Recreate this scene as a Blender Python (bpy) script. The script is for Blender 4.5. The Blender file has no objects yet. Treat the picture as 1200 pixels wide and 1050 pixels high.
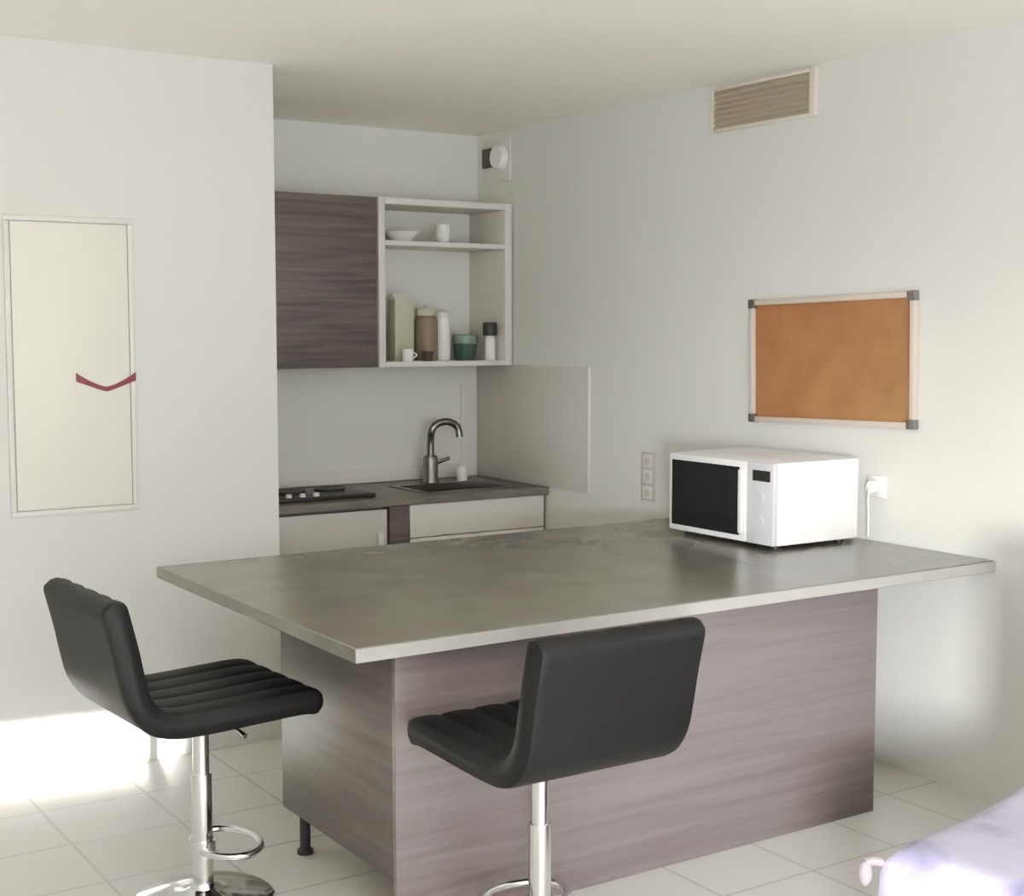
import bpy, bmesh, math, random
from mathutils import Vector, Matrix
random.seed(4)
S = bpy.context.scene
COL = S.collection

# ------------------------------------------------------------------ materials
def new_mat(name):
    m = bpy.data.materials.new(name); m.use_nodes = True
    nt = m.node_tree
    return m, nt, nt.nodes['Principled BSDF']

def plain(name, col, rough=.5, metal=0.0, bump=0.0, bscale=60, vary=0.0, vscale=6, coat=0.0, spec=None):
    m, nt, b = new_mat(name)
    b.inputs['Base Color'].default_value = (*col, 1)
    b.inputs['Roughness'].default_value = rough
    b.inputs['Metallic'].default_value = metal
    if coat: b.inputs['Coat Weight'].default_value = coat
    if spec is not None: b.inputs['Specular IOR Level'].default_value = spec
    tc = nt.nodes.new('ShaderNodeTexCoord')
    if vary:
        n = nt.nodes.new('ShaderNodeTexNoise'); n.inputs['Scale'].default_value = vscale; n.inputs['Detail'].default_value = 2
        nt.links.new(tc.outputs['Object'], n.inputs['Vector'])
        r = nt.nodes.new('ShaderNodeValToRGB')
        r.color_ramp.elements[0].position = .2; r.color_ramp.elements[1].position = .8
        r.color_ramp.elements[0].color = (*[c*(1-vary) for c in col], 1)
        r.color_ramp.elements[1].color = (*[min(1, c*(1+vary)) for c in col], 1)
        nt.links.new(n.outputs['Fac'], r.inputs['Fac']); nt.links.new(r.outputs['Color'], b.inputs['Base Color'])
    if bump:
        n = nt.nodes.new('ShaderNodeTexNoise'); n.inputs['Scale'].default_value = bscale; n.inputs['Detail'].default_value = 3
        nt.links.new(tc.outputs['Object'], n.inputs['Vector'])
        bp = nt.nodes.new('ShaderNodeBump'); bp.inputs['Strength'].default_value = bump; bp.inputs['Distance'].default_value = .004
        nt.links.new(n.outputs['Fac'], bp.inputs['Height']); nt.links.new(bp.outputs['Normal'], b.inputs['Normal'])
    return m

def wood(name, c0, c1, scale=(1.2, 1.2, 30), rough=.45):
    m, nt, b = new_mat(name)
    b.inputs['Roughness'].default_value = rough
    tc = nt.nodes.new('ShaderNodeTexCoord'); mp = nt.nodes.new('ShaderNodeMapping')
    mp.inputs['Scale'].default_value = scale
    nt.links.new(tc.outputs['Object'], mp.inputs['Vector'])
    n = nt.nodes.new('ShaderNodeTexNoise'); n.inputs['Scale'].default_value = 1.6; n.inputs['Detail'].default_value = 6
    n.inputs['Distortion'].default_value = .6
    nt.links.new(mp.outputs['Vector'], n.inputs['Vector'])
    r = nt.nodes.new('ShaderNodeValToRGB')
    r.color_ramp.elements[0].position = .32; r.color_ramp.elements[1].position = .68
    r.color_ramp.elements[0].color = (*c0, 1); r.color_ramp.elements[1].color = (*c1, 1)
    nt.links.new(n.outputs['Fac'], r.inputs['Fac']); nt.links.new(r.outputs['Color'], b.inputs['Base Color'])
    return m

def tiles(name):
    m, nt, b = new_mat(name)
    tc = nt.nodes.new('ShaderNodeTexCoord'); mp = nt.nodes.new('ShaderNodeMapping')
    mp.inputs['Location'].default_value = (.26, .13, 0)
    nt.links.new(tc.outputs['Object'], mp.inputs['Vector'])
    br = nt.nodes.new('ShaderNodeTexBrick'); br.offset = 0.0
    br.inputs['Scale'].default_value = 1.0
    br.inputs['Brick Width'].default_value = .37; br.inputs['Row Height'].default_value = .37
    br.inputs['Mortar Size'].default_value = .006; br.inputs['Mortar Smooth'].default_value = .3
    br.inputs['Color1'].default_value = (.72, .705, .67, 1); br.inputs['Color2'].default_value = (.745, .73, .70, 1)
    br.inputs['Mortar'].default_value = (.53, .515, .49, 1)
    nt.links.new(mp.outputs['Vector'], br.inputs['Vector'])
    n = nt.nodes.new('ShaderNodeTexNoise'); n.inputs['Scale'].default_value = 5; n.inputs['Detail'].default_value = 5
    nt.links.new(tc.outputs['Object'], n.inputs['Vector'])
    mx = nt.nodes.new('ShaderNodeMix'); mx.data_type = 'RGBA'; mx.blend_type = 'MULTIPLY'; mx.inputs[0].default_value = .18
    nt.links.new(br.outputs['Color'], mx.inputs[6]); nt.links.new(n.outputs['Color'], mx.inputs[7])
    nt.links.new(br.outputs['Color'], mx.inputs[6])
    r = nt.nodes.new('ShaderNodeValToRGB'); r.color_ramp.elements[0].color = (.75, .75, .75, 1); r.color_ramp.elements[1].color = (1, 1, 1, 1)
    nt.links.new(n.outputs['Fac'], r.inputs['Fac']); nt.links.new(r.outputs['Color'], mx.inputs[7])
    nt.links.new(mx.outputs[2], b.inputs['Base Color'])
    b.inputs['Roughness'].default_value = .32
    bp = nt.nodes.new('ShaderNodeBump'); bp.inputs['Strength'].default_value = .3; bp.inputs['Distance'].default_value = .002; bp.invert = True
    nt.links.new(br.outputs['Fac'], bp.inputs['Height']); nt.links.new(bp.outputs['Normal'], b.inputs['Normal'])
    return m

def quilt_mat(name):
    m, nt, b = new_mat(name)
    tc = nt.nodes.new('ShaderNodeTexCoord')
    v = nt.nodes.new('ShaderNodeTexVoronoi'); v.inputs['Scale'].default_value = 5.5; v.inputs['Randomness'].default_value = .9
    nt.links.new(tc.outputs['Object'], v.inputs['Vector'])
    n = nt.nodes.new('ShaderNodeTexNoise'); n.inputs['Scale'].default_value = 9; n.inputs['Detail'].default_value = 3
    nt.links.new(tc.outputs['Object'], n.inputs['Vector'])
    ad = nt.nodes.new('ShaderNodeMath'); ad.operation = 'ADD'
    nt.links.new(v.outputs['Distance'], ad.inputs[0]); nt.links.new(n.outputs['Fac'], ad.inputs[1])
    r = nt.nodes.new('ShaderNodeValToRGB')
    e = r.color_ramp.elements
    e[0].position = .55; e[0].color = (.19, .175, .30, 1)
    e[1].position = 1.05; e[1].color = (.42, .40, .52, 1)
    x = e.new(.8); x.color = (.30, .285, .43, 1)
    nt.links.new(ad.outputs[0], r.inputs['Fac']); nt.links.new(r.outputs['Color'], b.inputs['Base Color'])
    b.inputs['Roughness'].default_value = .85
    bp = nt.nodes.new('ShaderNodeBump'); bp.inputs['Strength'].default_value = .4; bp.inputs['Distance'].default_value = .01
    nt.links.new(n.outputs['Fac'], bp.inputs['Height']); nt.links.new(bp.outputs['Normal'], b.inputs['Normal'])
    return m

M = dict(
    wall=plain('wall_paint', (.745, .753, .724), .75, bump=.12, bscale=90),
    ceil=plain('ceiling_paint', (.92, .90, .85), .85, bump=.1, bscale=80),
    floor=tiles('floor_tiles'),
    stone=plain('grey_stone_laminate', (.165, .16, .15), .27, vary=.11, vscale=5),
    stone_edge_lit=plain('worktop_edge_painted_light', (.40, .39, .37), .4, vary=.08, vscale=14),  # window light on the front edge, painted into the colour
    kstone=plain('kitchen_worktop_laminate', (.21, .20, .185), .35, vary=.2, vscale=9),
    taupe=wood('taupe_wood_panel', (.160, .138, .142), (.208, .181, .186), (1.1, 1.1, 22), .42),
    taupe_shade=wood('shaded_taupe_wood', (.105, .094, .089), (.135, .120, .115), (1.1, 1.1, 22), .45),  # taupe with the left end panel's shade put into the colour
    darkwood=wood('dark_taupe_wood', (.115, .100, .100), (.185, .160, .158), (1.2, 1.2, 24), .45),
    carcass=plain('white_melamine', (.72, .70, .67), .4),
    carcass_dark=plain('grey_melamine', (.30, .28, .27), .5),
    fridge=plain('pale_grey_enamel', (.56, .55, .53), .35),
    white=plain('white_enamel', (.86, .86, .86), .25),
    control=plain('pale_control_panel', (.66, .66, .70), .35),
    dglass=plain('dark_oven_glass', (.018, .018, .022), .12),
    display=plain('dark_display', (.02, .02, .02), .2),
    leather=plain('black_leatherette', (.0065, .0065, .0075), .5, spec=.35,bump=.12, bscale=120),
    chrome=plain('chrome', (.78, .78, .78), .12, 1.0),
    steel=plain('brushed_steel', (.34, .33, .32), .32, 1.0),
    black=plain('black_plastic', (.03, .03, .03), .45),
    hob=plain('black_hob_enamel', (.035, .033, .03), .35),
    cork=plain('cork', (.315, .152, .082), .9, vary=.13, vscale=7, bump=.35, bscale=160),
    cframe=plain('pale_board_frame', (.62, .53, .45), .5),
    ccap=plain('grey_corner_cap', (.13, .125, .12), .5),
    grille=plain('taupe_grey_grille', (.46, .41, .36), .55),
    vframe=plain('cream_vent_frame', (.72, .66, .56), .5),
    plastic=plain('white_plastic', (.74, .72, .69), .4),
    greyplastic=plain('grey_white_plastic', (.55, .53, .50), .45),
    panel=plain('cream_panel', (.80, .80, .73), .5),
    red=plain('dark_red_vinyl', (.17, .035, .05), .5),
    splash=plain('pale_splashback', (.60, .59, .57), .3),
    carton=plain('pale_green_carton', (.50, .52, .42), .6),
    jar=plain('brown_beige_ceramic', (.27, .225, .18), .45),
    darkcup=plain('dark_brown_ceramic', (.10, .075, .06), .4),
    green=plain('dark_green_ceramic', (.06, .12, .095), .35),
    greenlight=plain('sage_green_ceramic', (.22, .29, .25), .4),
    darkcap=plain('dark_grey_cap', (.06, .07, .065), .4),
    quilt=quilt_mat('lavender_bedspread'),
    mattress=plain('mattress_fabric', (.7, .69, .7), .85),
    pale=plain('pale_pink_tassel', (.30, .26, .28), .7),
    winframe=plain('white_window_frame', (.8, .8, .8), .4),
)

# ------------------------------------------------------------------ mesh helpers
class MB:
    def __init__(self): self.bm = bmesh.new(); self.mats = []
    def _mi(self, m):
        if m not in self.mats: self.mats.append(m)
        return self.mats.index(m)
    def box(self, x0, x1, y0, y1, z0, z1, bev=0.0, seg=2, m=None):
        r = bmesh.ops.create_cube(self.bm, size=1.0); vs = r['verts']
        for v in vs:
            v.co = Vector(((x0+x1)/2 + v.co.x*(x1-x0), (y0+y1)/2 + v.co.y*(y1-y0), (z0+z1)/2 + v.co.z*(z1-z0)))
        fs = list({f for v in vs for f in v.link_faces})
        if bev:
            es = list({e for v in vs for e in v.link_edges})
            rr = bmesh.ops.bevel(self.bm, geom=es, offset=bev, segments=seg, profile=.5, affect='EDGES', clamp_overlap=True)
            fs = list(set(rr['faces']) | {f for f in fs if f.is_valid})
        if m is not None:
            i = self._mi(m)
            for f in fs: f.material_index = i
        return fs
    def cyl(self, c, r, h, axis='Z', seg=32, r2=None, bev=0.0):
        rot = {'Z': Matrix.Identity(4), 'X': Matrix.Rotation(math.pi/2, 4, 'Y'), 'Y': Matrix.Rotation(-math.pi/2, 4, 'X')}[axis]
        mt = Matrix.Translation(Vector(c)) @ rot
        bmesh.ops.create_cone(self.bm, cap_ends=True, segments=seg, radius1=r, radius2=r if r2 is None else r2, depth=h, matrix=mt)
    def lathe(self, prof, c=(0, 0, 0), seg=40):
        rings = []
        for r, z in prof:
            if r < 1e-6: rings.append([self.bm.verts.new((c[0], c[1], c[2]+z))])
            else: rings.append([self.bm.verts.new((c[0]+r*math.cos(2*math.pi*k/seg), c[1]+r*math.sin(2*math.pi*k/seg), c[2]+z)) for k in range(seg)])
        for a, b in zip(rings, rings[1:]):
            for k in range(seg):
                l = (k+1) % seg
                if len(a) == 1 and len(b) == 1: continue
                if len(a) == 1: self.bm.faces.new((a[0], b[l], b[k]))
                elif len(b) == 1: self.bm.faces.new((a[k], a[l], b[0]))
                else: self.bm.faces.new((a[k], a[l], b[l], b[k]))
        bmesh.ops.recalc_face_normals(self.bm, faces=self.bm.faces[:])
    def tube(self, pts, r, seg=12, closed=False):
        pts = [Vector(p) for p in pts]; n = len(pts); rings = []
        for i, p in enumerate(pts):
            if closed: t = pts[(i+1) % n] - pts[i-1]
            else: t = pts[min(i+1, n-1)] - pts[max(i-1, 0)]
            t.normalize()
            up = Vector((0, 0, 1)) if abs(t.z) < .9 else Vector((0, 1, 0))
            if i and not closed:
                a = prev - t*prev.dot(t); a.normalize()
            else:
                a = t.cross(up).normalized()
            prev = a
            b = t.cross(a)
            rr = r[i] if isinstance(r, (list, tuple)) else r
            rings.append([self.bm.verts.new(p + (a*math.cos(2*math.pi*k/seg) + b*math.sin(2*math.pi*k/seg))*rr) for k in range(seg)])
        prs = list(zip(rings, rings[1:]))
        if closed: prs.append((rings[-1], rings[0]))
        for a, b in prs:
            for k in range(seg):
                l = (k+1) % seg; self.bm.faces.new((a[k], a[l], b[l], b[k]))
        if not closed:
            self.bm.faces.new(rings[0][::-1]); self.bm.faces.new(rings[-1])
        bmesh.ops.recalc_face_normals(self.bm, faces=self.bm.faces[:])
    def build(self, name, mat, parent=None, smooth=True, sub=0):
        me = bpy.data.meshes.new(name)
        mats = self.mats or [mat]
        if self.mats and mat is not None and mat not in self.mats: mats = self.mats
        self.bm.normal_update()
        self.bm.to_mesh(me); self.bm.free()
        for m_ in mats: me.materials.append(m_)
        o = bpy.data.objects.new(name, me); COL.objects.link(o)
        if parent is not None: o.parent = parent
        if smooth:
            for p in me.polygons: p.use_smooth = True
            try: me.set_sharp_from_angle(angle=math.radians(40))
            except Exception: pass
        if sub:
            s = o.modifiers.new('sub', 'SUBSURF'); s.levels = sub; s.render_levels = sub
        return o

def tag(o, label, cat, group=None):
    o['label'] = label; o['category'] = cat
    if group: o['group'] = group
    return o
def thing(name, label, cat, loc=(0, 0, 0), rz=0.0, group=None):
    o = bpy.data.objects.new(name, None); COL.objects.link(o)
    o.location = loc; o.rotation_euler = (0, 0, rz); o.empty_display_size = .1
    return tag(o, label, cat, group)
def struct(o): o['kind'] = 'structure'; return o
def bx(name, mat, a, bev=0.0, parent=None, seg=2):
    b = MB(); b.box(*a, bev=bev, seg=seg); return b.build(name, mat, parent)
def cyl(name, mat, c, r, h, axis='Z', parent=None, seg=32, r2=None):
    b = MB(); b.cyl(c, r, h, axis, seg, r2); return b.build(name, mat, parent)

# ------------------------------------------------------------------ room
H = 2.703; YB = 3.43; YP = 2.08; XP = -1.785; XL = -5.6; YF = -4.4
struct(bx('floor', M['floor'], (XL-.1, .1, YF-.1, YB+.1, -.1, 0)))
struct(bx('ceiling', M['ceil'], (XL-.1, .1, YF-.1, YB+.1, H, H+.1)))
struct(bx('wall_right', M['wall'], (0, .1, YF-.1, YB+.1, 0, H)))
struct(bx('wall_back', M['wall'], (XP, 0, YB, YB+.1, 0, H)))
struct(bx('wall_partition', M['wall'], (XL, XP, YP, YB+.1, 0, H), bev=.004))
struct(bx('wall_left', M['wall'], (XL-.1, XL, YF-.1, YP, 0, H)))
WX0, WX1, WZ0, WZ1 = -5.3, -1.0, .5, 2.25
b = MB()
b.box(XL, WX0, YF-.1, YF, 0, H); b.box(WX1, 0, YF-.1, YF, 0, H)
b.box(WX0, WX1, YF-.1, YF, 0, WZ0); b.box(WX0, WX1, YF-.1, YF, WZ1, H)
struct(b.build('wall_front', M['wall']))
b = MB()
for x0, x1 in ((WX0, WX0+.06), (WX1-.06, WX1), (-3.18, -3.12)): b.box(x0, x1, YF-.08, YF-.02, WZ0, WZ1)
b.box(WX0, WX1, YF-.08, YF-.02, WZ0, WZ0+.06); b.box(WX0, WX1, YF-.08, YF-.02, WZ1-.06, WZ1)
struct(b.build('window_1', M['winframe']))
# pale strip in the kitchen corner
struct(bx('trim_1', M['carcass'], (-.115, -.012, YB-.012, YB, .862, 1.36), bev=.003))

# splashback panel on the right wall and behind the sink
t = thing('splashback', 'pale flat splashback panel on the wall beside and behind the kitchen worktop', 'splashback', (-.002, 2.9, .86))
bx('side_panel', M['splash'], (-.010, 0, -.50, .526, .002, .62), bev=.003, parent=t)
bx('edge_strip', M['carcass'], (-.014, 0, -.515, -.50, .002, .622), bev=.003, parent=t)
bx('back_strip', M['plastic'], (-1.75, -.13, .514, .526, .002, .075), bev=.003, parent=t)

# ------------------------------------------------------------------ cupboard panel + sticker on the partition
t = thing('wall_panel', 'cream flush cupboard panel set in the wall left of the kitchenette', 'panel', (-2.60, YP, 1.53))
b = MB()
for a in ((-.235, .235, .525, .545), (-.235, .235, -.545, -.525), (.215, .235, -.525, .525), (-.235, -.215, -.525, .525)):
    b.box(a[0], a[1], -.014, 0, a[2], a[3], bev=.003)
b.build('frame', M['plastic'], t)
bx('door', M['panel'], (-.212, .212, -.012, 0, -.522, .522), bev=.003, parent=t)
b = MB()
n = 24; top = []; bot = []
for i in range(n+1):
    s = i/n*2-1
    zc = .046*abs(s)**1.3 - .026
    hw = .0085 + .008*abs(s)**3
    x = s*.112
    top.append((x, zc+hw)); bot.append((x, zc-hw))
fr = [b.bm.verts.new((x, -.017, z)) for x, z in top+bot[::-1]]
bk = [b.bm.verts.new((x, -.0145, z)) for x, z in top+bot[::-1]]
L = len(fr)
for i in range(n):
    j = L-1-i
    b.bm.faces.new((fr[i], fr[i+1], fr[j-1], fr[j])); b.bm.faces.new((bk[i], bk[j], bk[j-1], bk[i+1]))
for i in range(L):
    k = (i+1) % L; b.bm.faces.new((fr[i], bk[i], bk[k], fr[k]))
bmesh.ops.recalc_face_normals(b.bm, faces=b.bm.faces[:])
o = b.build('wall_sticker', M['red'])
o.location = (-2.478, YP, 1.470)
tag(o, 'small dark red smile-shaped sticker across the edge of the cream panel', 'sticker')

# ------------------------------------------------------------------ island
CX0, CD, CZ = -2.502, 1.49, .86
t = thing('kitchen_island', 'large grey-topped breakfast island on taupe wood panels in front of kitchenette', 'kitchen island', (0, 0, 0))
b = MB()
fs = b.box(CX0, -.006, 0, CD, CZ-.04, CZ, bev=.003, seg=1)
b.build('worktop', M['stone'], t)
b = MB()
b.box(CX0, -.006, -.003, .001, CZ-.038, CZ-.003, bev=.001, seg=1)
b.build('front_edge_light', M['stone_edge_lit'], t)  # thin strip that carries the painted light of the edge
KX0, KX1, KY0, KY1 = -2.309, -.433, .144, .90
bx('front_panel', M['taupe'], (KX0-.002, KX1, KY0, KY0+.019, .001, CZ-.041), bev=.002, parent=t)
bx('end_panel', M['taupe_shade'], (KX0, KX0+.018, KY0+.02, KY1, .155, CZ-.041), bev=.002, parent=t)
bx('end_panel', M['taupe'], (KX1-.018, KX1, KY0+.02, KY1, .001, CZ-.041), bev=.002, parent=t)
bx('carcass', M['carcass_dark'], (KX0+.019, KX1-.019, KY0+.02, KY1-.005, .157, CZ-.042), bev=.002, parent=t)
for x in (KX0+.06, KX1-.08):
    for y in (KY0+.08, KY1-.035):
        b = MB(); b.lathe([(0, 0), (.026, 0), (.026, .012), (.017, .02), (.017, .15), (.026, .157), (0, .157)], (x, y, 0), 20)
        b.build('foot', M['black'], t)

# ------------------------------------------------------------------ bar stools
def shell(sections, W, t_mid, name, mat, parent):
    """sections: list of (point2d, inward normal2d, thickness). x forward, z up; grooves run along the profile."""
    b = MB(); NV = 40
    st = []
    for k in range(NV+1):
        v = -W/2 + W*k/NV
        e = 1 - abs(v)/(W/2)
        d = min(1, e/.09)
        rnd = math.sqrt(max(0, 1-(1-d)**2))
        ph = ((v + W/2)/W*5) % 1
        groove = .009*(1-math.sin(math.pi*ph)**.35) if .02 < e else 0
        st.append((v, .25+.75*rnd, groove))
    nP = len(sections); outer = []; inner = []; k0 = 1.0; cap_end = name == 'backrest'
    for v, k, g in st:
        ro = []; ri = []
        for i, (p, nrm, th) in enumerate(sections):
            h = th/2*k
            q0 = len(sections) - 1 - i if cap_end else i
            if q0 < 5:
                tgt = sections[-6][0] if cap_end else sections[5][0]
                p = p.lerp(tgt, (k0 - k)/k0*.75*(1 - q0/5))
            ro.append(b.bm.verts.new((p[0]-nrm[0]*h, v, p[1]-nrm[1]*h)))
            ri.append(b.bm.verts.new((p[0]+nrm[0]*(h-g), v, p[1]+nrm[1]*(h-g))))
        outer.append(ro); inner.append(ri)
    for j in range(NV):
        for i in range(nP-1):
            b.bm.faces.new((outer[j][i], outer[j+1][i], outer[j+1][i+1], outer[j][i+1]))
            b.bm.faces.new((inner[j][i], inner[j][i+1], inner[j+1][i+1], inner[j+1][i]))
        for i in (0, nP-1):
            b.bm.faces.new((outer[j][i], inner[j][i], inner[j+1][i], outer[j+1][i]))
    for j in (0, NV):
        for i in range(nP-1):
            b.bm.faces.new((outer[j][i], outer[j][i+1], inner[j][i+1], inner[j][i]))
    bmesh.ops.recalc_face_normals(b.bm, faces=b.bm.faces[:])
    return b.build(name, mat, parent)

def profile(pts, th, end0=True, end1=True, N=44):
    # Catmull-Rom through pts -> (point, normal, thickness)
    P_ = [Vector(p) for p in pts]; P_ = [2*P_[0]-P_[1]] + P_ + [2*P_[-1]-P_[-2]]
    out = []
    segs = len(P_)-3
    for q in range(N+1):
        u = q/N*segs; i = min(int(u), segs-1); f = u-i
        a, b_, c, d = P_[i:i+4]
        p = .5*((2*b_) + (c-a)*f + (2*a-5*b_+4*c-d)*f*f + (3*b_-a-3*c+d)*f**3)
        out.append(p)
    tot = sum((out[i+1]-out[i]).length for i in range(N)); acc = 0; res = []
    for i, p in enumerate(out):
        if i: acc += (out[i]-out[i-1]).length
        tn = (out[min(i+1, N)]-out[max(i-1, 0)]).normalized()
        nr = Vector((tn.y, -tn.x))  # towards the sitter (profile runs front -> back -> up)
        k = 1.0
        if end0: k = min(k, math.sqrt(max(0, 1-(1-min(1, acc/.03))**2))*.75+.25)
        if end1: k = min(k, math.sqrt(max(0, 1-(1-min(1, (tot-acc)/.03))**2))*.75+.25)
        res.append((p, nr, th*k))
    return res

def make_stool(label, loc, rz):
    t = thing('bar_stool', label, 'bar stool', loc, rz, 'black bar stools at the island')
    W = .51
    shape = profile([(.272, .598), (.215, .610), (.11, .608), (0, .604), (-.10, .602), (-.18, .606), (-.235, .630), (-.272, .682), (-.290, .75), (-.304, .82), (-.321, .89), (-.338, .958)], .074, True, True, 66)
    cut = 39
    shell(shape[:cut+1], W, .07, 'seat', M['leather'], t)
    shell(shape[cut:], W, .07, 'backrest', M['leather'], t)
    b = MB(); b.box(-.09, .09, -.09, .09, .562, .580, bev=.004); b.cyl((0, 0, .545), .034, .04, seg=24)
    b.build('seat_plate', M['black'], t)
    b = MB(); b.cyl((0, 0, .20), .030, .37, seg=32); b.build('lower_column', M['chrome'], t)
    b = MB(); b.cyl((0, 0, .46), .024, .17, seg=32); b.build('gas_lift', M['chrome'], t)
    b = MB(); b.tube([(.0, -.02, .548), (.03, -.09, .545), (.05, -.15, .535), (.055, -.18, .525)], [.005, .005, .005, .008], 10)
    b.build('lift_lever', M['chrome'], t)
    b = MB()
    pts = []
    for k in range(40):
        a = 2*math.pi*k/40
        pts.append((.075+.09*math.cos(a), .13*math.sin(a), .16))
    b.tube(pts, .011, 12, closed=True)
    b.cyl((0, 0, .16), .037, .05, seg=28)
    b.build("footrest", M["chrome"], t)
    b = MB(); b.lathe([(0, 0), (.205, 0), (.207, .006), (.20, .012), (.12, .02), (.06, .03), (.038, .045), (.034, .06), (0, .06)], (0, 0, 0), 56)
    b.build('base', M['chrome'], t)
    return t
make_stool('black padded bar stool with chrome pole at the left end of the island', (-2.66, .68, 0), math.radians(3))
make_stool('black padded bar stool tucked under the island front, its back to the camera', (-2.075, -.205, 0), math.radians(90))

# ------------------------------------------------------------------ microwave
t = thing('microwave', 'white microwave oven with dark door window on the island worktop', 'microwave', (-.30, .86, CZ))
# local: x toward wall +, front at x=-.215 ; y from -.29 (control side) to .29
bx('body', M['white'], (-.20, .215, -.295, .292, .016, .322), bev=.008, parent=t)
d = MB(); d.box(-.226, -.201, -.150, .290, .018, .320, bev=.006)
door = d.build('door', M['white'], t)
bx('window', M['dglass'], (-.229, -.2262, -.118, .272, .040, .296), bev=.001, seg=1, parent=door)
b = MB(); b.box(-.246, -.2265, -.148, -.126, .05, .29, bev=.006); b.build('handle', M['white'], door)
cp = bx('control_panel', M['control'], (-.224, -.201, -.293, -.153, .018, .320), bev=.005, parent=t)
bx('display', M['display'], (-.2262, -.2242, -.278, -.185, .252, .292), bev=.0005, seg=1, parent=cp)
for z in (.19, .10):
    cyl('knob', M['control'], (-.2275, -.222, z), .024, .006, 'X', cp)
for x in (-.16, .17):
    for y in (-.24, .24):
        cyl('foot', M['black'], (x, y, .0085), .018, .016, 'Z', t, 20)

# power outlet with plug by the microwave
t = thing('power_outlet', 'white wall outlet with a plug in it to the right of the microwave', 'power outlet', (0, .545, 1.07))
bx('plate', M['white'], (-.012, -.0005, -.045, .045, -.042, .042), bev=.004, parent=t)
b = MB(); b.cyl((-.03, -.005, 0), .024, .036, 'X', 24); b.tube([(-.046, -.005, 0), (-.056, -.005, -.012), (-.058, -.003, -.04), (-.05, .002, -.10), (-.04, .01, -.19)], .004, 10)
b.build('plug', M['white'], t)
# triple outlet strip left of the microwave
t = thing('power_outlet', 'tall grey-white plate of three sockets on the wall behind the microwave', 'power outlet', (0, 1.93, .985))
pl = bx('plate', M['greyplastic'], (-.010, -.0005, -.05, .05, -.112, .115), bev=.003, parent=t)
for z in (.074, 0, -.074):
    so = MB(); so.box(-.014, -.0105, -.034, .034, z-.030, z+.030, bev=.002); s_ = so.build('socket', M['plastic'], t)
    b = MB(); b.cyl((-.0148, 0, z), .019, .0012, 'X', 24); b.build('recess', M['greyplastic'], s_)

# ------------------------------------------------------------------ cork board
t = thing('cork_board', 'brown cork notice board with pale frame on the right wall', 'notice board', (0, .80, 1.543))
t.rotation_euler = (math.radians(-1.3), 0, 0)
w, h = .438, .252
bx('cork', M['cork'], (-.014, -.004, -w+.02, w-.02, -h+.02, h-.02), parent=t)
b = MB()
b.box(-.03, -.004, -w, -w+.022, -h, h, bev=.003); b.box(-.03, -.004, w-.022, w, -h, h, bev=.003)
b.box(-.03, -.004, -w+.0225, w-.0225, -h, -h+.022, bev=.003); b.box(-.03, -.004, -w+.0225, w-.0225, h-.022, h, bev=.003)
b.build('frame', M['cframe'], t)
for sy in (-1, 1):
    for sz in (-1, 1):
        b = MB()
        b.box(-.034, -.003, min(sy*(w-.034), sy*(w+.003)), max(sy*(w-.034), sy*(w+.003)), min(sz*(h-.034), sz*(h+.003)), max(sz*(h-.034), sz*(h+.003)), bev=.004)
        b.build('corner_cap', M['ccap'], t)

# ------------------------------------------------------------------ wall vent grille
t = thing('vent_grille', 'wide taupe louvred air vent high on the right wall below the ceiling', 'vent', (0, 1.215, 2.595))
w, h = .298, .094
b = MB()
b.box(-.02, -.0005, -w-.022, -w+.012, -h, h, bev=.003); b.box(-.02, -.0005, w-.012, w, -h, h, bev=.003)
b.box(-.02, -.0005, -w+.0125, w-.0125, -h, -h+.014, bev=.003); b.box(-.02, -.0005, -w+.0125, w-.0125, h-.014, h, bev=.003)
b.build('frame', M['vframe'], t)
bx('backing', M['grille'], (-.004, -.0005, -w+.013, w-.013, -h+.015, h-.015), parent=t)
b = MB()
for k in range(7):
    z = -h+.024 + k*(2*h-.048)/6
    vs = [b.bm.verts.new(p) for p in [(-.005, -w+.013, z+.008), (-.017, -w+.013, z-.008), (-.015, -w+.013, z-.010), (-.004, -w+.013, z+.005),
                                     (-.005, w-.013, z+.008), (-.017, w-.013, z-.008), (-.015, w-.013, z-.010), (-.004, w-.013, z+.005)]]
    for f in ((0, 1, 5, 4), (1, 2, 6, 5), (2, 3, 7, 6), (3, 0, 4, 7), (0, 3, 2, 1), (4, 5, 6, 7)): b.bm.faces.new([vs[i] for i in f])
bmesh.ops.recalc_face_normals(b.bm, faces=b.bm.faces[:])
b.build('louvres', M['grille'], t)

# extractor valve in the kitchen corner
t = thing('extractor_vent', 'small square white extractor vent with dark opening in the kitchen corner near ceiling', 'vent', (0, 3.22, 2.555))
bx('plate', M['plastic'], (-.014, -.0005, -.13, .13, -.115, .115), bev=.006, parent=t)
b = MB()
b.cyl((-.032, -.045, .01), .055, .034, 'X', 32, .068); b.build('valve', M['white'], t)
bx('opening', M['ccap'], (-.032, -.0145, .025, .115, -.035, .065), bev=.004, parent=t)

# ------------------------------------------------------------------ kitchenette
KF = 2.74
SX0, SX1, SY0, SY1 = -.66, -.16, 2.84, 3.18
b = MB()
b.box(XP+.003, SX0, KF, YB-.002, .824, CZ, bev=.002, seg=1); b.box(SX1, -.002, KF, YB-.002, .824, CZ, bev=.002, seg=1)
b.box(SX0, SX1, KF, SY0, .824, CZ); b.box(SX0, SX1, SY1, YB-.002, .824, CZ)
tag(b.build('kitchen_worktop', M['kstone']), 'narrow dark grey worktop of the kitchenette along the back wall', 'worktop')
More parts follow.
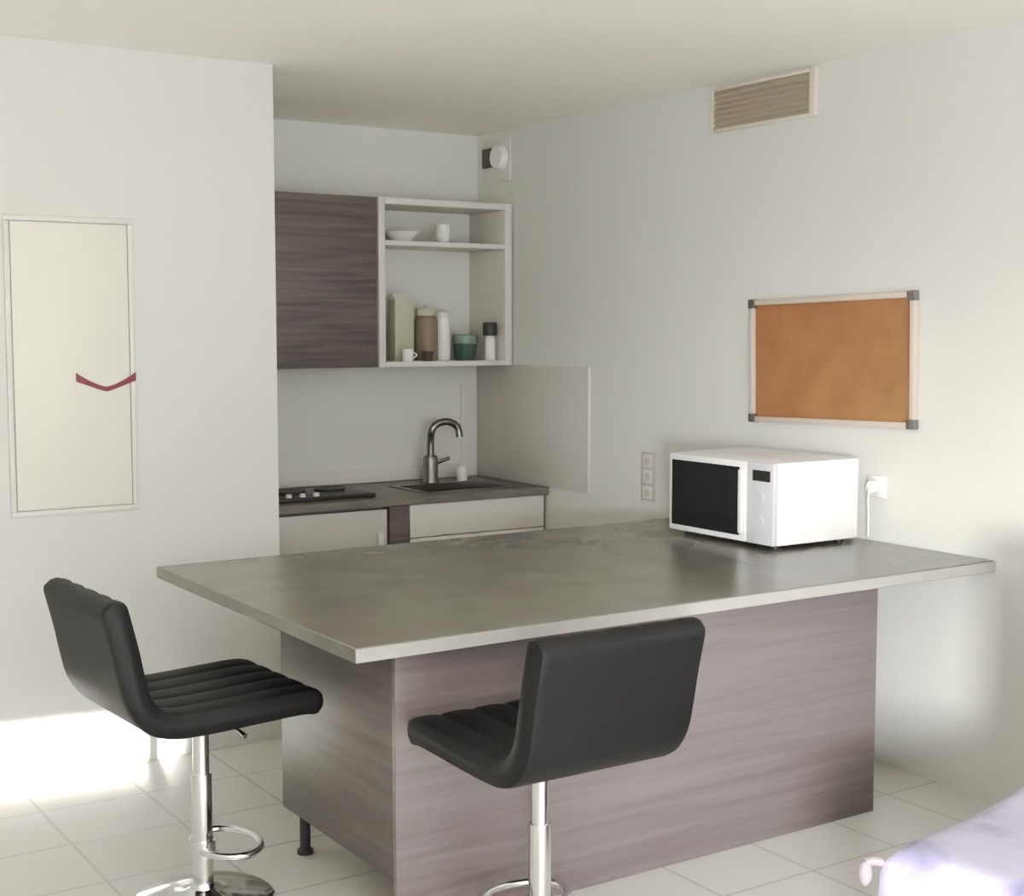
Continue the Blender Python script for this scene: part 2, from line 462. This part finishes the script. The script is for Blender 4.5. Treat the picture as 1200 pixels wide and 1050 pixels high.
# sink
t = thing('sink', 'steel sink let into the kitchenette worktop in front of the tap', 'sink', (0, 0, CZ))
b = MB()
b.box(SX0-.02, SX0+.012, SY0-.02, SY1+.02, .0005, .005); b.box(SX1-.012, SX1+.02, SY0-.02, SY1+.02, .0005, .005)
b.box(SX0+.012, SX1-.012, SY0-.02, SY0+.012, .0005, .005); b.box(SX0+.012, SX1-.012, SY1-.012, SY1+.02, .0005, .005)
b.build('rim', M['steel'], t)
b = MB()
b.box(SX0+.006, SX0+.012, SY0+.006, SY1-.006, -.15, 0); b.box(SX1-.012, SX1-.006, SY0+.006, SY1-.006, -.15, 0)
b.box(SX0+.012, SX1-.012, SY0+.006, SY0+.012, -.15, 0); b.box(SX0+.012, SX1-.012, SY1-.012, SY1-.006, -.15, 0)
b.box(SX0+.006, SX1-.006, SY0+.006, SY1-.006, -.156, -.15)
b.build('bowl', M['steel'], t)
# tap
t = thing('kitchen_tap', 'arched steel mixer tap standing behind the kitchenette sink', 'tap', (-.40, 3.26, CZ))
b = MB(); b.lathe([(0, 0), (.046, 0), (.046, .012), (.040, .02), (.038, .13), (.030, .145), (0, .145)], (0, 0, 0), 28); b.build('base', M['steel'], t)
b = MB()
pts = [(0, 0, .13), (0, 0, .20), (0, -.005, .26)]
for k in range(9):
    a = math.pi*(1-k/8)
    pts.append((.078+.078*math.cos(a), -.01-.02*k/8, .265+.055*math.sin(a)))
pts.append((.158, -.032, .235))
b.tube(pts, .019, 14); b.build('spout', M['steel'], t)
b = MB(); b.tube([(.03, -.005, .105), (.07, -.012, .115), (.105, -.018, .125)], [.014, .010, .009], 12); b.build('lever', M['steel'], t)
# white cup by the sink
def cup(name, mat, r, h, loc, label, cat, handle=False, group=None):
    b = MB(); b.lathe([(0, 0), (r*.82, 0), (r*.86, .004), (r, h), (r-.004, h), (r*.82-.004, .007), (0, .007)], (0, 0, 0), 28)
    if handle:
        pts = [(r*.92+.026*math.sin(math.pi*k/8), 0, h*.25+h*.5*k/8) for k in range(9)]
        b.tube(pts, .004, 8)
    o = b.build(name, mat); o.location = loc
    return tag(o, label, cat, group)
cup('white_cup', M['white'], .032, .075, (-.222, 3.235, CZ+.001), 'small white cup standing on the kitchenette worktop right of the tap', 'cup')
# hob
t = thing('hob', 'dark two-plate hob on the left end of the kitchenette worktop', 'hob', (-1.16, 3.05, CZ))
bx('tray', M['hob'], (-.30, .22, -.20, .20, .0005, .020), bev=.005, parent=t)
for x, y, r in ((-.14, .02, .085), (.08, .02, .075)):
    pl = cyl('hot_plate', M['black'], (x, y, .026), r, .012, 'Z', t, 36)
for x in (-.22, -.15, -.08):
    b = MB(); b.lathe([(0, 0), (.016, 0), (.014, .016), (0, .017)], (x, -.165, .0205), 20); b.build('knob', M['plastic'], t)
# under-counter units
t = thing('mini_fridge', 'pale grey under-counter fridge at the left of the kitchenette', 'fridge', (-1.345, 2.80, 0))
bx('body', M['fridge'], (-.42, .415, -.0, .60, .03, .815), bev=.004, parent=t)
dr = bx('door', M['fridge'], (-.42, .415, -.045, -.003, .06, .812), bev=.006, parent=t)
bx('handle', M['plastic'], (.36, .385, -.062, -.0455, .50, .70), bev=.004, parent=dr)
for x in (-.37, .37):
    for y in (.05, .55): cyl('foot', M['black'], (x, y, .015), .02, .03, 'Z', t, 16)
t = thing('base_cabinet', 'white sink base cabinet with dark filler panel right of the fridge', 'cabinet', (-.44, 2.78, 0))
bx('carcass', M['carcass'], (-.365, .42, 0.0, .62, .10, .69), bev=.002, parent=t)
bx('filler_panel', M['darkwood'], (-.475, -.37, -.02, .60, .0, .822), bev=.002, parent=t)
bx('plinth', M['carcass_dark'], (-.365, .405, .05, .07, 0, .099), parent=t)
for x0, x1 in ((-.363, .018), (.022, .418)):
    dr = bx('door', M['carcass'], (x0, x1, -.021, -.002, .105, .655), bev=.002, parent=t)
    cyl('knob', M['steel'], (x1-.05 if x0 < 0 else x0+.05, -.033, .55), .012, .024, 'Y', dr, 20)
bx('drawer_front', M['carcass'], (-.363, .418, -.021, -.002, .66, .820), bev=.002, parent=t)

# wall cabinet
ZB, ZT = 1.476, 2.314
t = thing('wall_cabinet', 'dark taupe wood wall cabinet with plain door above the hob', 'cabinet', (-1.08, 3.07, ZB))
bx('carcass', M['carcass_dark'], (-.34, .274, .022, .358, 0, .838), bev=.002, parent=t)
bx('door', M['darkwood'], (-.285, .270, 0, .019, .003, .835), bev=.002, parent=t)
bx('side_strip', M['carcass_dark'], (-.34, -.288, .0, .019, .003, .835), bev=.002, parent=t)
# open shelf unit
t = thing('shelf_unit', 'white open wall shelf unit between the dark cabinet and the right wall', 'shelf', (-.40, 3.07, ZB))
bx('side_panel', M['carcass'], (-.398, -.362, 0, .358, 0, .838), bev=.002, parent=t)
bx('side_panel', M['carcass'], (.345, .386, 0, .358, 0, .838), bev=.002, parent=t)
bx('top_panel', M['carcass'], (-.361, .344, 0, .358, .806, .838), bev=.002, parent=t)
bx('bottom_panel', M['carcass'], (-.361, .344, 0, .358, 0, .026), bev=.002, parent=t)
bx('shelf', M['carcass'], (-.361, .344, 0.0, .358, .604, .628), bev=.002, parent=t)
Z0 = ZB+.0265; Z1 = ZB+.6285
# things on the lower board
t = thing('carton', 'tall pale green carton on the shelf unit, nearest the dark cabinet', 'carton', (-.575, 3.25, Z0))
bx('box_body', M['carton'], (-.055, .055, -.035, .035, 0, .315), bev=.003, parent=t)
b = MB()
vs = [b.bm.verts.new(p) for p in [(-.054, -.034, .3155), (.054, -.034, .3155), (.054, .034, .3155), (-.054, .034, .3155), (-.054, 0, .345), (.054, 0, .345)]]
for f in ((0, 1, 5, 4), (2, 3, 4, 5), (1, 2, 5), (3, 0, 4), (3, 2, 1, 0)): b.bm.faces.new([vs[i] for i in f])
b.build('gable_top', M['plastic'], t, smooth=False)
t = thing('storage_jar', 'brown-beige storage jar with pale lid between green carton and white canister', 'jar', (-.445, 3.22, Z0))
b = MB(); b.lathe([(0, 0), (.056, 0), (.060, .008), (.060, .21), (.05, .232), (0, .232)], (0, 0, 0), 32); b.build('jar_body', M['jar'], t)
b = MB(); b.lathe([(0, .2325), (.054, .2325), (.054, .262), (.048, .27), (.012, .272), (.012, .285), (0, .287)], (0, 0, 0), 32); b.build('lid', M['carton'], t)
t = thing('canister', 'tall white canister on the shelf unit right of the brown-beige jar', 'canister', (-.332, 3.25, Z0))
b = MB(); b.lathe([(0, 0), (.042, 0), (.044, .006), (.044, .225), (0, .226)], (0, 0, 0), 32); b.build('canister_body', M['white'], t)
b = MB(); b.lathe([(0, .2265), (.046, .2265), (.046, .25), (.02, .262), (0, .263)], (0, 0, 0), 32); b.build('lid', M['plastic'], t)
cup('espresso_cup', M['white'], .030, .062, (-.615, 3.115, Z0), 'little white cup at the front left corner of the shelf unit floor', 'cup', True)
cup('brown_cup', M['darkcup'], .030, .05, (-.50, 3.11, Z0), 'little dark brown cup in front of the green carton and jar', 'cup')
t = thing('plant_pot', 'dark green pot with sage rim on the shelf unit right of white canister', 'pot', (-.208, 3.225, Z0))
b = MB(); b.lathe([(0, 0), (.052, 0), (.056, .01), (.063, .085), (0, .086)], (0, 0, 0), 32); b.build('pot_body', M['green'], t)
b = MB(); b.lathe([(.058, .0865), (.066, .0865), (.068, .13), (.062, .135), (.056, .10), (0, .10), ], (0, 0, 0), 32); b.build('rim', M['greenlight'], t)
t = thing('bottle', 'slim white bottle with dark grey cap at the right end of the shelf unit', 'bottle', (-.112, 3.13, Z0))
b = MB(); b.lathe([(0, 0), (.026, 0), (.028, .006), (.028, .105), (.020, .128), (0, .129)], (0, 0, 0), 28); b.build('bottle_body', M['white'], t)
b = MB(); b.lathe([(0, .1295), (.036, .1295), (.038, .14), (.038, .19), (.034, .197), (0, .197)], (0, 0, 0), 28); b.build('cap', M['darkcap'], t)
# things on the upper shelf
b = MB(); b.lathe([(0, 0), (.045, 0), (.05, .006), (.098, .055), (.094, .056), (.046, .012), (0, .010)], (0, 0, 0), 36)
o = b.build('bowl', M['white']); o.location = (-.58, 3.24, Z1); tag(o, 'wide white bowl on the upper board of the shelf unit', 'bowl')
cup('mug', M['white'], .040, .095, (-.36, 3.19, Z1), 'tall white mug on the upper board of the shelf unit', 'mug', True)

# ------------------------------------------------------------------ bed
BA = math.radians(12.5)
bed = t = thing('bed', 'low single bed under a lavender bedspread at the right wall', 'bed', (-1.625, -.965, 0), BA)
BW, BL, BH = 1.33, 1.25, .45
bx('mattress', M['mattress'], (.03, BW-.02, -BL+.03, -.03, .23, BH-.014), bev=.05, seg=4, parent=t)
bx('bed_base', M['carcass_dark'], (.04, BW-.03, -BL+.04, -.04, .10, .229), bev=.01, parent=t)
for x in (.09, BW-.09):
    for y in (-.09, -BL+.09): cyl('leg', M['black'], (x, y, .05), .022, .10, 'Z', t, 16)
t = thing('bedspread', 'lavender and white patterned bedspread draped over the bed corner', 'bedspread', (-1.625, -.965, 0), BA)
b = MB(); NX, NY = 70, 66; grid = []
drop = .36; R = .055
def fold(s, L_):
    # arc-length coordinate: negative = hanging down past edge 0 ; returns (pos, down, rounded)
    if s < -R: return -.0, R + (-s-R)*1.0
    if s < R*.57:
        a = (R*.57-s)/(R*1.57)*(math.pi/2)
        return R - R*math.sin(a), R - R*math.cos(a)
    return s + R*.43, 0
for i in range(NX+1):
    row = []
    sx = -drop + (BW-.02+drop)*i/NX
    for j in range(NY+1):
        sy = -drop + (BL-.02+drop)*j/NY
        px, dx = fold(sx, BW); py, dy = fold(sy, BL)
        dn = max(dx, dy)
        wave = .012*math.sin(sy*19+.6)*min(1, dx/.15) if dx > dy else 0
        wave2 = .012*math.sin(sx*17)*min(1, dy/.15) if dy > dx else 0
        z = BH - dn + .008*math.sin(sx*9+1)*math.cos(sy*8) + random.uniform(-.0015, .0015)
        fl = .05*max(0, dn-R)
        x = px - (fl if dx > 0 else 0) - wave; y = -py + (fl if dy > 0 else 0) + wave2
        row.append(b.bm.verts.new((x, y, max(z, .02))))
    grid.append(row)
for i in range(NX):
    for j in range(NY):
        b.bm.faces.new((grid[i][j], grid[i][j+1], grid[i+1][j+1], grid[i+1][j]))
bmesh.ops.recalc_face_normals(b.bm, faces=b.bm.faces[:])
o = b.build('cover', M['quilt'], t)
so = o.modifiers.new('thick', 'SOLIDIFY'); so.thickness = .008; so.offset = 1
b = MB()
b.lathe([(.017*math.sin(math.pi*k/10) if 0 < k < 10 else 0, -.03*math.cos(math.pi*k/10)) for k in range(11)], (-.036, .026, .405), 18)
b.tube([(-.036, .026, .430), (-.022, .016, .434), (-.002, .002, .428)], .010, 8)
b.build('tassel', M['pale'], t)

b = MB(); b.box(BW-.005, BW+.025, -BL+.02, -.02, .0, 1.02, bev=.012)
b.build('wall_shadow_board', M['carcass'], bed)  # added out of view to cast shade on the right wall
b = MB(); b.box(.85, BW-.006, .012, .05, .0, 1.0, bev=.012)
b.build('far_shadow_board', M['carcass'], bed)  # unseen board, added to shadow the wall below the counter
# ------------------------------------------------------------------ lights
def area(name, loc, rot, sx, sy, power, col, spread=180):
    l = bpy.data.lights.new(name, 'AREA'); l.shape = 'RECTANGLE'; l.size = sx; l.size_y = sy
    l.energy = power; l.color = col; l.spread = math.radians(spread)
    o = bpy.data.objects.new(name, l); o.location = loc; o.rotation_euler = rot; COL.objects.link(o); return o
def aim(o, target):
    d = Vector(target)-o.location; o.rotation_euler = d.to_track_quat('-Z', 'Y').to_euler()
# daylight entering through the big window behind the camera
area('window_daylight', ((WX0+WX1)/2, YF+.02, (WZ0+WZ1)/2), (math.radians(90), 0, 0), WX1-WX0-.1, WZ1-WZ0-.1, 82, (1, .985, .975))
# low sun strip on the foot of the partition
s = area('low_sun_strip', (-3.9, -3.0, 1.05), (0, 0, 0), .85, .10, 14, (1, .98, .96), 2.5)
aim(s, (-2.72, YP, .085))
# stronger daylight low through the window falling on the right wall
s = area('side_daylight', (-4.3, -4.15, 1.12), (0, 0, 0), .65, .65, 12.5, (1, .99, .98), 34)
aim(s, (0, .3, .28))
# added lamp aimed at the unseen floor, its bounce brightens the ceiling
s = area('ceiling_bounce_fill', (-3.2, -4.3, 2.1), (0, 0, 0), 1.8, .3, 235, (1, .98, .94), 42)
aim(s, (-3.1, -3.1, 0))
w = bpy.data.worlds.new('World'); S.world = w; w.use_nodes = True
bg = w.node_tree.nodes['Background']
bg.inputs['Color'].default_value = (.93, .96, 1, 1); bg.inputs['Strength'].default_value = 1.0

# ------------------------------------------------------------------ camera
F = 1659.72
c = bpy.data.cameras.new('camera'); co = bpy.data.objects.new('camera', c); COL.objects.link(co)
c.sensor_fit = 'HORIZONTAL'; c.sensor_width = 36; c.lens = 36*F/1200
pitch, yaw = math.radians(4.8394), math.radians(33.2757)
co.location = (-4.1104, -3.1741, 1.6703)
co.rotation_euler = (math.radians(90)-pitch, 0, -yaw)
c.clip_start = .05
S.camera = co
S.view_settings.view_transform = 'Standard'; S.view_settings.look = 'None'
S.view_settings.exposure = 0.13; S.view_settings.gamma = 1.0
S.view_settings.use_curve_mapping = True
cm = S.view_settings.curve_mapping
cv = cm.curves[3]
for p_ in ((.08, .070), (.24, .275), (.5, .49), (.75, .675)): cv.points.new(*p_)
cv.points[-1].location = (1.0, .92)
cm.update()
S.cycles.use_denoising = True
S.cycles.max_bounces = 10; S.cycles.diffuse_bounces = 7
S.cycles.sample_clamp_indirect = 8
